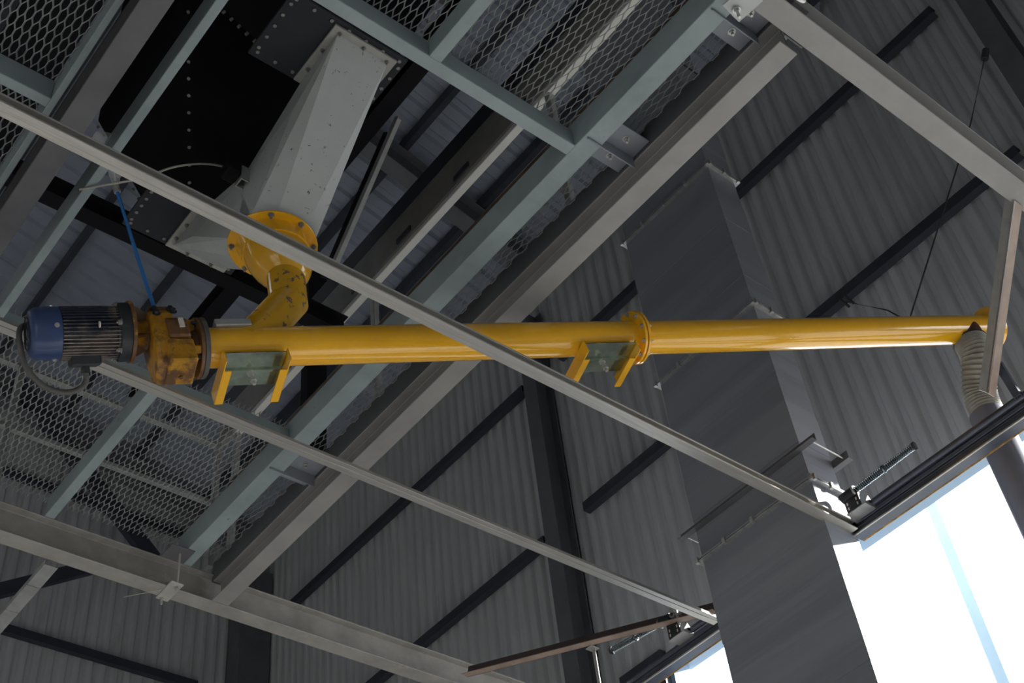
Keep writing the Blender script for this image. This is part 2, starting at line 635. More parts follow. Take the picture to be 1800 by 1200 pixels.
# welded green frame: members are parts
ZG = 5.62
fr = thing('platform_frame', 'pale sea green welded frame carrying the mesh floor panels', 'frame', (2.3, 4.2, ZG))


def gpt(x, y):
    return at(x, y, 'Z', ZG)


def member(a, b, m='green', h=0.085, name='frame_member', par=fr, prof='L', flip=False):
    """a,b = (x0,x1),(y0,y1) plan rectangle; long side decides the direction"""
    (x0, x1), (y0, y1) = a, b
    if (x1 - x0) > (y1 - y0):
        w_ = y1 - y0
        pr = [(0, 0), (w_, 0), (w_, 0.008), (w_ * 0.45, 0.008), (w_ * 0.45, h), (w_ * 0.45 - 0.008, h), (w_ * 0.45 - 0.008, 0.008), (0, 0.008)] if prof == 'T' else \
            (lprof(w_, h, 0.007) if prof == 'L' else [(0, 0), (w_, 0), (w_, h), (0, h)])
        if flip:
            pr = [(w_ - p, q) for p, q in pr]
        bm = extr(B(), pr, (x0, y0, ZG), (0, 1, 0), (0, 0, 1), (x1 - x0, 0, 0))
    else:
        w_ = x1 - x0
        pr = (lprof(w_, h, 0.007) if prof == 'L' else [(0, 0), (w_, 0), (w_, h), (0, h)])
        if flip:
            pr = [(w_ - p, q) for p, q in pr]
        bm = extr(B(), pr, (x0, y0, ZG), (1, 0, 0), (0, 0, 1), (0, y1 - y0, 0))
    return obj(name, bm, m, par, bevel=0.003)


k = ZG / 5.7
gx1, gx0 = 3.40, 3.285
member((gx0, gx1), (1.6, 6.90), prof='Z', h=0.19)                       # long channel beside the big beam
member((1.43, gx0), (2.705, 2.776), prof='Z', h=0.14)     # upper cross member
member((0.2, gx0), (5.47, 5.53), prof='Z', h=0.12)       # lower cross member
member((2.345, 2.415), (1.6, 2.705), prof='Z', h=0.14)
member((2.345, 2.41), (5.53, 6.90), prof='Z', h=0.14)
member((1.362, 1.41), (1.6, 6.9), prof='Z', h=0.19)              # pale bar left of the bins
pa, pb = gpt(111, 120), gpt(141, 120)
gl0, gl1 = pa.x, pb.x
member((gl0 + 0.03, gl1), (1.6, 6.9), prof='Z', h=0.15)
q0, q1 = gpt(20, 128), gpt(20, 158)
member((-0.2, gl0 + 0.03), (q0.y + 0.03, q1.y), prof='Z', h=0.15)


def mesh_panel(x0, x1, y0, y1, z=ZG + 0.20, par=fr, dim=False):
    """expanded metal: zig-zag strands along Y, tilted ribbons bonded to their neighbours"""
    Sx, Ly, wd, th = 0.037, 0.143, 0.0090, 0.0036
    tau = math.radians(50)
    cu = V((math.cos(tau), 0, math.sin(tau))) * wd / 2
    cn = V((-math.sin(tau), 0, math.cos(tau))) * th / 2
    key = [(0.0, 1.0), (0.06, 1.0), (0.15, 0.75), (0.25, 0.0), (0.35, -0.75), (0.44, -1.0), (0.5, -1.0), (0.56, -1.0), (0.65, -0.75), (0.75, 0.0), (0.85, 0.75), (0.94, 1.0)]
    vs, fs = [], []
    ns = int((x1 - x0) / (Sx / 2))
    for s in range(ns + 1):
        xc = x0 + s * Sx / 2
        sg = 1 if s % 2 == 0 else -1
        prev = None
        n = 0
        y = y0
        kk = 0
        while y < y1:
            base = len(vs)
            ph, val = key[kk % 12]
            y = y0 + (kk // 12 + ph) * Ly
            if y > y1:
                break
            p = V((xc + sg * val * Sx * 0.262, y, z + sg * val * 0.0015))
            for q in (p - cu - cn, p + cu - cn, p + cu + cn, p - cu + cn):
                vs.append(tuple(q))
            if prev is not None:
                for e in range(4):
                    f = (e + 1) % 4
                    fs.append((prev + e, prev + f, base + f, base + e))
            prev = base
            kk += 1
    me = bpy.data.meshes.new('expanded_mesh')
    me.from_pydata(vs, [], fs)
    me.materials.append(M_['mesh'])
    o = bpy.data.objects.new('expanded_mesh', me)
    C.objects.link(o)
    o.parent = par
    o.location = -parent_world(par)
    o['kind'] = 'stuff'
    return o


mesh_panel(2.40, gx0 + 0.05, 1.60, 2.80)
mesh_panel(1.40, 2.40, 1.60, 2.80)
mesh_panel(2.38, gx0 + 0.05, 5.50, 7.02)
mesh_panel(0.7, 2.40, 5.50, 7.02)
mesh_panel(-0.25, gl0 + 0.06, q1.y - 0.02, 6.9)
mesh_panel(-0.25, gl0 + 0.06, 1.7, q0.y + 0.06)
mesh_panel(gx1 - 0.01, 3.66, 1.60, 7.0)

# bolted cleats tying the green channel to the big beam
for n_, (ya, lab) in enumerate(((2.62, 'blue-grey bolted cleat plate under the top right frame corner'), (5.72, 'blue-grey bolted cleat plate beside the lower frame corner'), (1.7, 'blue-grey cleat plate near the top edge of the picture'))):
    t = thing('cleat_plate', lab, 'bracket', (3.5, ya, 5.60))
    obj('plate', box(B(), (gx1 - 0.1, ya - 0.13, 5.69), (3.635, ya + 0.12, 5.70)), 'duct', t, bevel=0.002)
    obj('web_plate', box(B(), (gx1 - 0.1, ya, 5.60), (3.635, ya + 0.008, 5.69)), 'duct', t, bevel=0.002)
    obj('bolt', hexbolt(B(), (3.52, ya - 0.07, 5.69), (0, 0, -1), 0.014, 0.012, 0.02), 'bolt', t)
    obj('bolt', hexbolt(B(), (3.52, ya + 0.06, 5.69), (0, 0, -1), 0.014, 0.012, 0.02), 'bolt', t)

# ------------------------------------------------------------------ guard railing on the platform
gr = thing('guard_rail', 'pale guard rail with posts seen through the lower left mesh', 'railing', (1.8, 7.0, 5.75))
obj('top_rail', box(B(), (-1, 6.98, 6.86), (3.62, 7.03, 6.90)), 'galvl', gr, bevel=0.004)
obj('middle_rail', box(B(), (-1, 6.98, 6.29), (3.56, 7.02, 6.33)), 'galvl', gr, bevel=0.004)
for xx in (0.6, 2.0, 3.56):
    obj('post', box(B(), (xx, 6.97, 5.74), (xx + 0.045, 7.015, 6.86)), 'galvl', gr, bevel=0.004)
gr = thing('guard_rail', 'brown and white guard rail on the far side of the big diagonal beam', 'railing', (3.67, 4.5, 5.84))
obj('top_rail', box(B(), (3.645, 1.6, 6.94), (3.70, 6.9, 6.985)), 'ceram', gr, bevel=0.003)
obj('side_plate', box(B(), (3.635, 1.6, 6.99), (3.70, 7.1, 7.29)), 'darkface', gr, bevel=0.002)
obj('upper_channel', box(B(), (3.635, 1.6, 7.295), (3.72, 7.1, 7.47)), 'girt', gr, bevel=0.002)
for yy in (3.3, 3.9, 4.55, 5.1):
    obj('slot_plate', box(B(), (3.625, yy, 7.02), (3.634, yy + 0.16, 7.07)), 'girt', gr)
obj('middle_rail', box(B(), (3.63, 1.6, 6.40), (3.675, 6.9, 6.455)), 'rust', gr, bevel=0.003)
for yy in (3.12, 5.03, 6.85):
    obj('post', box(B(), (3.65, yy, 5.838), (3.695, yy + 0.045, 6.938)), 'galvl', gr, bevel=0.003)

# ================================================================== SCREW CONVEYOR
Cc = V((0.45952281, 4.7895107, 4.26032581))
D_ = V((0.90869909, -0.32272211, 0.26479502))
Wd = V((-0.24952589, 0.08861847, 0.96430472))
Vd = V((0.33466819, 0.94233604, 0.0))
RP = 0.1


def loc(u, v, w_):
    return Cc + D_ * u + Vd * v + Wd * w_


sc = thing('screw_conveyor', 'yellow inclined screw conveyor pipe across the middle of the picture', 'conveyor', loc(1.75, 0, 0))


def lcyl(bm, u0, u1, r, n=40, v=0, w_=0, r2=None):
    return cyl(bm, loc(u0, v, w_), loc(u1, v, w_), r, n, r2)


obj('pipe', lcyl(lcyl(B(), 1.74, 4.24, RP), 4.24, 7.12, RP * 0.985), 'yellow', sc, smooth=True)
for (a, b) in ((4.212, 4.228), (4.236, 4.252)):
    obj('flange', lcyl(B(), a, b, 0.155, 48), 'yellow', sc, smooth=True, bevel=0.0015)
for n_ in range(10):
    an = 2 * PI * n_ / 10 + 0.25
    v_, w_ = 0.137 * math.cos(an), 0.137 * math.sin(an)
    obj('bolt', hexbolt(B(), loc(4.212, v_, w_), -D_, 0.010, 0.009, 0.008), 'bolt', sc)
    obj('nut', hexbolt(B(), loc(4.252, v_, w_), D_, 0.010, 0.009, 0.010), 'bolt', sc)
obj('end_flange', lcyl(B(), 7.06, 7.09, 0.15, 40), 'yellow', sc, smooth=True)
obj('end_cap', lcyl(B(), 7.09, 7.115, 0.085, 30), 'yellow_dirty', sc, smooth=True)
# grey sleeve at the drive end
obj('dusty_sleeve', prisms(B(), Cc, D_, Vd, Wd, (1.80, -0.10, 0.06), (1.98, 0.10, 0.104)), 'galvl', sc, bevel=0.004)
# lifting lugs
for u in (2.98, 4.63, 6.46):
    bm = prisms(B(), Cc, D_, Vd, Wd, (u - 0.055, -0.005, 0.09), (u + 0.055, 0.005, 0.137))
    cyl(bm, loc(u, -0.006, 0.116), loc(u, 0.006, 0.116), 0.013, 12)
    obj('lifting_lug', bm, 'yellow', sc, bevel=0.004)
obj('grease_nipple', cyl(B(), loc(3.75, 0, 0.095), loc(3.75, 0, 0.125), 0.008, 8), 'bolt', sc)
# underslung support brackets: two angles, zinc plate, bolt
for (u0, u1) in ((1.80, 2.125), (3.81, 4.155)):
    br = obj('support_bracket', prisms(B(), Cc, D_, Vd, Wd, (u0 + 0.012, -0.092, -0.124), (u1 - 0.012, 0.14, -0.118)), 'zinc', sc, bevel=0.001)
    for (ua, ub, s_) in ((u0, u0 + 0.006, 1), (u1 - 0.006, u1, -1)):
        bm = prisms(B(), Cc, D_, Vd, Wd, (ua, -0.095, -0.178), (ub, 0.215, -0.100))
        l0, l1 = (ua + 0.006, ua + 0.042) if s_ > 0 else (ub - 0.042, ub - 0.006)
        prisms(bm, Cc, D_, Vd, Wd, (l0, -0.02, -0.178), (l1, 0.215, -0.172))
        obj('angle', bm, 'yellow', br, bevel=0.001)
    um = (u0 + u1) / 2
    bm = cyl(B(), loc(um, 0.05, -0.118), loc(um, 0.05, -0.20), 0.010, 10)
    cyl(bm, loc(um, 0.05, -0.165), loc(um, 0.05, -0.182), 0.019, 6)
    cyl(bm, loc(um, 0.05, -0.122), loc(um, 0.05, -0.136), 0.021, 6)
    obj('bolt', bm, 'bolt', br)
    obj('cross_bar', prisms(B(), Cc, D_, Vd, Wd, (u0 + 0.012, 0.02, -0.135), (u1 - 0.012, 0.035, -0.125)), 'zinc', br)
    obj('saddle', prisms(B(), Cc, D_, Vd, Wd, (u0 + 0.03, -0.06, -0.118), (u1 - 0.03, 0.07, -0.085)), 'yellow_dirty', br)

# inlet: round flange under the white chute, domed reducer, neck, elbow leg into the pipe
FC = V((2.385, 4.205, 5.70))


def ring_loft(bm, rings, cap=True):
    vv = [[bm.verts.new(p) for p in r] for r in rings]
    n = len(vv[0])
    for a, b in zip(vv, vv[1:]):
        for i in range(n):
            j = (i + 1) % n
            bm.faces.new((a[i], a[j], b[j], b[i]))
    if cap:
        bm.faces.new(vv[0][::-1])
        bm.faces.new(vv[-1])
    return bm


def circ(c, r, n=40, ax=None):
    c = V(c)
    if ax is None:
        x, y = V((1, 0, 0)), V((0, 1, 0))
    else:
        x, y = frame(ax)
    return [c + (x * math.cos(2 * PI * i / n) + y * math.sin(2 * PI * i / n)) * r for i in range(n)]


obj('inlet_flange', ring_loft(B(), [circ(FC, 0.245), circ(FC + V((0, 0, -0.012)), 0.245)]), 'yellow', sc, smooth=True, bevel=0.002)
NK = at(503, 492, 'Z', 5.40)          # top of neck
EL = at(507, 532, 'Z', 5.25)          # elbow
a0 = FC + V((0.0, 0, -0.012))
c1 = FC + V((0.02, -0.02, -0.10))
obj('inlet_collar', ring_loft(B(), [circ(a0, 0.198), circ(c1, 0.190)]), 'yellow', sc, smooth=True)
rr = []
for i in range(9):
    t_ = i / 8
    rad = 0.097 + (0.182 - 0.097) * math.cos(t_ * PI / 2) ** 0.8
    rr.append(circ(c1.lerp(NK, t_ ** 0.9) , rad))
obj('reducer', ring_loft(B(), rr), 'yellow', sc, smooth=True)
legend = loc(1.955, 0.0, 0.0)
ld = (legend - EL).normalized()
nd = (EL - NK).normalized()
bis = (ld + nd).normalized()
fx, fy = frame(nd)
ring0, ringm, ring1 = [], [], []
for q_ in range(44):
    o_ = (fx * math.cos(2 * PI * q_ / 44) + fy * math.sin(2 * PI * q_ / 44)) * 0.102
    p0 = NK - nd * 0.04 + o_
    pm = p0 + nd * ((EL - p0).dot(bis) / nd.dot(bis))
    ring0.append(p0)
    ringm.append(pm)
    ring1.append(pm + ld * ((legend - pm).dot(ld)))
obj('neck', ring_loft(B(), [ring0, ringm]), 'yellow_worn', sc, smooth=True)
obj('inlet_leg', ring_loft(B(), [ringm, ring1]), 'yellow_worn', sc, smooth=True)
for n_ in range(8):
    an = 2 * PI * n_ / 8 + 0.2
    p = FC + V((0.222 * math.cos(an), 0.222 * math.sin(an), -0.012))
    obj('bolt', hexbolt(B(), p, (0, 0, -1), 0.012, 0.011, 0.018), 'boltdull', sc)

# discharge spout stub and scorch-marked weld
SP = loc(6.86, 0, 0)
sd = V((0.02, 0.03, -1)).normalized()
obj('discharge_spout', cyl(B(), SP, SP + sd * 0.14, 0.098, 32), 'scorch', sc, smooth=True)

# ------------------------------------------------------------------ discharge hose and pipe
PX = at(1762, 785, 'X', 6.78)
hose_pts = spline([SP + sd * 0.10, SP + sd * 0.26, V((PX.x, PX.y, PX.z)) + V((-0.02, -0.02, 0.42)), V((PX.x, PX.y, PX.z)) + V((0, 0, 0.22))], 40)
rad = [0.107 + 0.006 * math.sin(i * 2 * PI / 5.0) for i in range(len(hose_pts))]
t = thing('flexible_hose', 'beige ribbed flexible hose under the discharge end of the conveyor', 'hose', SP)
obj('ribbed_sleeve', tube(B(), hose_pts, rad, 28), 'hose', t, smooth=True)
obj('hose_clamp', cyl(B(), hose_pts[2] , hose_pts[5], 0.115, 28), 'wire', t, smooth=True)
t = tag(obj('discharge_pipe', cyl(B(), V((PX.x, PX.y, PX.z + 0.27)), (PX.x, PX.y, ZF), 0.117, 40), 'steelpipe', smooth=True),
        'grey vertical steel pipe passing in front of the bright gateway', 'pipe')

# ================================================================== GEAR MOTOR
gm = thing('gear_motor', 'blue and black electric gear motor with oily yellow gearbox', 'motor', loc(1.3, 0, 0.1))
OW = 0.118    # motor axis offset


def mc(bm, u0, u1, r, n=40, r2=None):
    return lcyl(bm, u0, u1, r, n, 0, OW, r2)


obj('motor_body', mc(B(), 1.085, 1.36, 0.108, 48), 'motor', gm, smooth=True)
bm = B()
nf = 44
for i in range(nf):
    an = 2 * PI * i / nf
    if math.sin(an) < -0.1 and abs(math.cos(an) + 0.5) < 0.0:
        continue
    x, y_ = math.cos(an), math.sin(an)
    rad_ = Vd * x + Wd * y_
    tan_ = Vd * -y_ + Wd * x
    O = Cc + Wd * OW
    prisms(bm, O, D_, rad_, tan_, (1.088, 0.100, -0.0022), (1.352, 0.128, 0.0022))
obj('cooling_fins', bm, 'motor', gm, kind='stuff')
fc = obj('fan_cover', ring_loft(B(), [circ(loc(1.085, 0, OW), 0.126, 48, D_), circ(loc(1.02, 0, OW), 0.127, 48, D_), circ(loc(1.015, 0, OW), 0.124, 48, D_), circ(loc(0.975, 0, OW), 0.123, 48, D_), circ(loc(0.955, 0, OW), 0.108, 48, D_), circ(loc(0.950, 0, OW), 0.09, 48, D_)]), 'motorblue', gm, smooth=True)
bm = B()
for r_ in (0.03, 0.055, 0.08):
    for i in range(24):
        a, b_ = 2 * PI * i / 24, 2 * PI * (i + 1) / 24
        cyl(bm, loc(0.944, r_ * math.cos(a), OW + r_ * math.sin(a)), loc(0.944, r_ * math.cos(b_), OW + r_ * math.sin(b_)), 0.003, 5)
obj('fan_grille', bm, 'motorblack', fc, kind='stuff')
for an in (3.6, 5.2, 0.5, 2.1):
    obj('screw', hexbolt(B(), loc(1.06, 0.127 * math.cos(an), OW + 0.127 * math.sin(an)), Vd * math.cos(an) + Wd * math.sin(an), 0.008, 0.006), 'bolt', fc)
obj('motor_flange', mc(mc(B(), 1.348, 1.40, 0.142, 48), 1.335, 1.35, 0.128, 40), 'motorblack', gm, smooth=True, bevel=0.003)
obj('adapter_flange', mc(B(), 1.40, 1.418, 0.150, 48), 'oil', gm, smooth=True, bevel=0.002)
for i in range(6):
    an = 2 * PI * i / 6 + 0.4
    obj('bolt', hexbolt(B(), loc(1.348, 0.13 * math.cos(an), OW + 0.13 * math.sin(an)), -D_, 0.012, 0.012, 0.01), 'boltdull', gm)
# terminal box under the body
ev = (Vd * 0.62 - Wd * 0.78).normalized()
et = (Vd * 0.78 + Wd * 0.62).normalized()
OM = Cc + Wd * OW
tb = obj('terminal_box', prisms(B(), OM, D_, et, ev, (1.13, -0.06, 0.10), (1.265, 0.06, 0.158)), 'motorblack', gm, bevel=0.008)
obj('gland', cyl(B(), OM + D_ * 1.20 + ev * 0.155, OM + D_ * 1.20 + ev * 0.19, 0.02, 12), 'motorblack', tb)
obj('lug', lcyl(B(), 1.245, 1.252, 0.016, 12, -0.115, OW - 0.058), 'label', gm)
def ml(u, e, t=0.0):
    return OM + D_ * u + ev * e + et * t
cp = spline([ml(1.20, 0.18), ml(1.20, 0.225), ml(1.165, 0.265), ml(1.09, 0.275), ml(1.0, 0.235), ml(0.935, 0.15), ml(0.915, 0.04, 0.02), ml(0.925, -0.03, 0.06), ml(0.97, -0.06, 0.12)], 16)
obj('conduit', tube(B(), cp, [0.0135 + (0.0014 if i % 2 else 0) for i in range(len(cp))], 10), 'conduit', gm, smooth=True)
# lantern between motor and gearbox
obj('lantern_neck', ring_loft(B(), [circ(loc(1.418, 0, OW), 0.075, 32, D_), circ(loc(1.45, 0, OW - 0.01), 0.055, 32, D_), circ(loc(1.51, 0, OW - 0.03), 0.085, 32, D_)]), 'yellow_dirty', gm, smooth=True)
for an in (-2.2, -0.6, 0.9, 2.5):
    ra = Vd * math.cos(an) + Wd * math.sin(an)
    ta = Vd * -math.sin(an) + Wd * math.cos(an)
    bm = extr(B(), [(0.05, 0), (0.135, 0), (0.07, 0.11), (0.05, 0.11)], loc(1.418, 0, OW) - ta * 0.006, ra, D_, ta * 0.012)
    obj('stiffening_rib', bm, 'oil', gm)
# gearbox: lobed housing with foot
gb = obj('gearbox_housing', ring_loft(B(), [[loc(u, v_ * s_, w_ * s_ - 0.0) for v_, w_ in ((-0.085, -0.155), (0.02, -0.18), (0.10, -0.14), (0.125, -0.03), (0.12, 0.10), (0.08, 0.185), (0.0, 0.215), (-0.07, 0.195), (-0.12, 0.13), (-0.13, 0.03), (-0.125, -0.06))] for u, s_ in ((1.485, 0.86), (1.50, 0.97), (1.53, 1.0), (1.585, 1.0), (1.60, 0.95))]), 'yellow_dirty', gm, smooth=False, bevel=0.006)
obj('front_half', ring_loft(B(), [[loc(u, v_ * s_, w_ * s_) for v_, w_ in ((-0.10, -0.06), (-0.145, -0.045), (-0.15, 0.055), (-0.115, 0.10), (0.05, 0.12), (0.11, 0.05), (0.11, -0.08), (0.04, -0.12))] for u, s_ in ((1.55, 0.97), (1.56, 1.0), (1.645, 1.0), (1.655, 0.93))]), 'oil', gm, bevel=0.006)
obj('foot', prisms(B(), Cc, D_, Vd, Wd, (1.53, -0.135, -0.195), (1.66, 0.045, -0.055)), 'yellow_dirty', gm, bevel=0.008)
obj('top_pad', prisms(B(), Cc, D_, Vd, Wd, (1.50, -0.06, 0.19), (1.62, 0.06, 0.235)), 'oil', gm, bevel=0.006)
obj('label_plate', prisms(B(), Cc, D_, Vd, Wd, (1.605, -0.154, 0.0), (1.63, -0.149, 0.06)), 'label', gm)
for (u, v_, w_) in ((1.52, -0.125, 0.12), (1.60, -0.125, 0.13), (1.52, -0.1, 0.17), (1.60, -0.09, 0.18)):
    obj('oil_plug', hexbolt(B(), loc(u, v_, w_), -Vd + Wd * 0.3, 0.013, 0.014), 'motorblack', gb)
obj('drain_plug', hexbolt(B(), loc(1.59, -0.02, -0.195), -Wd, 0.010, 0.012), 'oil', gb)
obj('output_shaft_housing', lcyl(B(), 1.65, 1.70, 0.075, 32, r2=0.095), 'oil', gm, smooth=True)
obj('output_flange', lcyl(B(), 1.698, 1.716, 0.150, 44), 'oil', gm, smooth=True, bevel=0.002)
obj('mating_flange', lcyl(B(), 1.718, 1.742, 0.150, 44), 'conduit', gm, smooth=True, bevel=0.002)
for i in range(4):
    an = PI / 4 + i * PI / 2
    bm = prisms(B(), Cc, D_, Vd * math.cos(an) + Wd * math.sin(an), Vd * -math.sin(an) + Wd * math.cos(an), (1.64, 0.07, -0.02), (1.70, 0.14, 0.02))
    obj('flange_lug', bm, 'yellow_dirty', gm, bevel=0.005)
    obj('bolt', hexbolt(B(), loc(1.698, 0.13 * math.cos(an + 0.3), 0.13 * math.sin(an + 0.3)), -D_, 0.012, 0.014, 0.01), 'motorblack', gm)

# blue sling hanging from the frame down to the gearbox
top = at(204, 330, 'Z', 5.60)
bot = loc(1.56, 0.0, 0.235)
t = thing('lifting_sling', 'bright blue sling holding up the gearbox', 'sling', bot)
obj('strap', tube(B(), [top, top.lerp(bot, 0.5) + V((0, 0, -0.01)), bot], 0.0105, 10), 'blue', t, smooth=True)
obj('ferrule', cyl(B(), top + (top - bot).normalized() * 0.03, top - (top - bot).normalized() * 0.03, 0.018, 12), 'bolt', t)
up = at(199, 285, 'Z', 5.70)
obj('hook_rod', tube(B(), [top, top.lerp(up, 0.5), up], 0.007, 8), 'galvl', t)
bm = B()
tube(bm, [top, top.lerp(up, 0.5), up], [0.016, 0.03, 0.045], 12)
obj('plastic_sleeve', bm, 'film', t, smooth=True)
ph = at(178, 250, 'Z', 5.72)
pts_ = [ph + V((random.uniform(-.06, .06), random.uniform(-.06, .06), random.uniform(-.02, .06))) for _ in range(26)]
bm = B()
vv = [bm.verts.new(p) for p in pts_]
bmesh.ops.convex_hull(bm, input=vv)
tag(obj('plastic_bag', bm, 'film'), 'crumpled clear plastic bag beside the top of the blue sling', 'bag')
c0 = [at(140, 333, 'Z', 5.62), at(190, 324, 'Z', 5.6), at(250, 313, 'Z', 5.62), at(300, 295, 'Z', 5.85), at(345, 288, 'Z', 6.1), at(380, 290, 'Z', 6.2), at(405, 297, 'Z', 6.3)]
tag(obj('pale_cord', tube(B(), spline(c0, 8), 0.006, 8), 'cord', smooth=True), 'thin pale cord strung from the sling hook to the white chute', 'cord')

# ================================================================== BINS AND WHITE CHUTE
hp = [(3.25, 3.70, 'near'), (4.80, 5.17, 'far')]
for n_, (y0, y1, w__) in enumerate(hp):
    lab = 'black riveted steel bin above the top of the white chute' if n_ == 0 else 'black riveted steel bin whose outlet plate sits left of the yellow flange'
    t = thing('storage_bin', lab, 'bin', (2.24, (y0 + y1) / 2, 6.5))
    ya, yb = (3.27, 3.69) if n_ == 0 else (4.80, 5.16)
    ta, tb_ = (2.9, 4.20) if n_ == 0 else (4.21, 5.50)
    x0, x1 = 1.885, 2.62
    obj('outlet_plate', box(B(), (x0, y0 - 0.02, 6.515), (x1 + 0.02, y1, 6.535)), 'blackplate', t, bevel=0.002)
    R0 = [V((2.17, ya, 6.54)), V((2.59, ya, 6.54)), V((2.59, yb, 6.54)), V((2.17, yb, 6.54))]
    R1 = [V((1.72, ta, 7.85)), V((3.02, ta, 7.85)), V((3.02, tb_, 7.85)), V((1.72, tb_, 7.85))]
    hop = obj('hopper_cone', ring_loft(B(), [R0, R1]), 'black', t)
    obj('bin_body', box(B(), (1.72, ta, 7.85), (3.02, tb_, 10.6)), 'black', t)
    bm = B()
    for (xa, xb, yv) in ((x0 + 0.04, x1 - 0.02, y0 + 0.01), (x0 + 0.04, x1 - 0.02, y1 - 0.04)):
        for i in range(7):
            cyl(bm, (xa + (xb - xa) * i / 6, yv, 6.515), (xa + (xb - xa) * i / 6, yv, 6.507), 0.011, 8)
    for xv in (x0 + 0.03, x1):
        for i in range(5):
            yy = y0 + 0.05 + (y1 - y0 - 0.12) * i / 4
            cyl(bm, (xv, yy, 6.515), (xv, yy, 6.507), 0.011, 8)
    for a, b_ in ((0, 0), (1, 1), (3, 3), (2, 2)):
        for i in range(1, 13):
            p = R0[a].lerp(R1[b_], i / 13)
            cen = (R0[0] + R0[2]) / 2
            o_ = V((p.x - cen.x, p.y - cen.y, -0.7)).normalized() * 0.006
            for s_ in (0.03,):
                q = p + V((s_ * (-1 if a in (0, 3) else 1), 0, 0))
                cyl(bm, q - o_, q + o_ * 2.2, 0.010, 7)
    obj('rivets', bm, 'boltdull', t, kind='stuff')

t = thing('storage_bin', 'dark bin above the mesh panel in the top left corner', 'bin', (0.2, 4.6, 7.5))
obj('bin_body', box(B(), (-1.4, 3.3, 7.5), (1.28, 6.35, 10.6)), 'black', t)
for q_ in (0, 1, 2):
    obj('stiffener', box(B(), (-0.9 + q_ * 0.85, 3.28, 7.42), (-0.84 + q_ * 0.85, 6.37, 7.5)), 'blackplate', t)
ch = thing('chute', 'off-white two-legged steel chute feeding the yellow inlet', 'chute', (2.385, 4.2, 5.7))
NB = 24


def sq(cx, cy, hx, hy, z):
    out = []
    for i in range(NB):
        a = 2 * PI * (i + 0.5) / NB
        c, s_ = math.cos(a), math.sin(a)
        mm = max(abs(c), abs(s_))
        out.append(V((cx + hx * c / mm, cy + hy * s_ / mm, z)))
    return out


def ci(cx, cy, r, z):
    out = []
    for i in range(NB):
        a = 2 * PI * (round((i + 0.5) * 8 / NB) / 8 if False else (i + 0.5) / NB)
        out.append(V((cx + r * math.cos(a), cy + r * math.sin(a), z)))
    return out


def sq_oct(cx, cy, hx, hy, z, cut=0.0):
    c = cut
    return [V((cx - hx + c, cy - hy, z)), V((cx + hx - c, cy - hy, z)), V((cx + hx, cy - hy + c, z)), V((cx + hx, cy + hy - c, z)),
            V((cx + hx - c, cy + hy, z)), V((cx - hx + c, cy + hy, z)), V((cx - hx, cy + hy - c, z)), V((cx - hx, cy - hy + c, z))]


for n_, (ya, yb) in enumerate(((3.27, 3.69), (4.80, 5.16))):
    cy = (ya + yb) / 2
    bm = B()
    pts = sq_oct(2.38, cy, 0.165, (yb - ya) / 2 - 0.03, 6.49) + sq_oct(2.385, 4.205, 0.195, 0.195, 5.715, 0.105)
    yc_ = 4.2 + (0.06 if n_ == 0 else -0.06)
    pts += [V((2.185, yc_, 6.17)), V((2.585, yc_, 6.17)), V((2.185, (yb if n_ == 0 else ya), 6.23)), V((2.585, (yb if n_ == 0 else ya), 6.23))]
    bmesh.ops.convex_hull(bm, input=[bm.verts.new(p) for p in pts])
    for v_ in [v_ for v_ in bm.verts if not v_.link_faces]:
        bm.verts.remove(v_)
    obj('chute_leg', bm, 'white', ch)
    bm = B()
    z0_, z1_ = 6.492, 6.512
    x0, x1 = 2.175, 2.585
    fl = obj('chute_flange', box(bm, (x0, ya - 0.01, z0_), (x1, yb, z1_)), 'whiteflange', ch, bevel=0.002)
    for (bx, by) in ((0.12, 0.06), (0.5, 0.06), (0.88, 0.06), (0.07, 0.4), (0.07, 0.75), (0.93, 0.35), (0.93, 0.7), (0.35, 0.94), (0.75, 0.94)):
        obj('bolt', hexbolt(B(), (x0 + (x1 - x0) * bx, ya + (yb - ya) * by, z0_), (0, 0, -1), 0.010, 0.010, 0.016), 'boltdull', fl)
obj('outlet_ring', ring_loft(B(), [circ(FC + V((0, 0, 0.001)), 0.235), circ(FC + V((0, 0, 0.016)), 0.235)]), 'white', ch, smooth=True)
# small clamp and square hollow section stub at the chute's shaded side
p_ = at(428, 325, 'Z', 6.05)
t = thing('clamp_stub', 'square tube stub with black clamp on the shaded side of the white chute', 'bracket', p_)
bm = prisms(B(), p_, (1, 0, 0), (0, 1, 0), (0, 0, 1), (-0.035, -0.035, 0), (0.035, -0.028, 0.12))
prisms(bm, p_, (1, 0, 0), (0, 1, 0), (0, 0, 1), (-0.035, 0.028, 0), (0.035, 0.035, 0.12))
prisms(bm, p_, (1, 0, 0), (0, 1, 0), (0, 0, 1), (-0.035, -0.028, 0), (-0.028, 0.028, 0.12))
prisms(bm, p_, (1, 0, 0), (0, 1, 0), (0, 0, 1), (0.028, -0.028, 0), (0.035, 0.028, 0.12))
obj('tube_stub', bm, 'galvl', t)
obj('clamp_jaw', prisms(B(), p_, (1, 0, 0), (0, 1, 0), (0, 0, 1), (-0.12, -0.05, 0.02), (-0.04, 0.05, 0.13)), 'black', t, bevel=0.01)

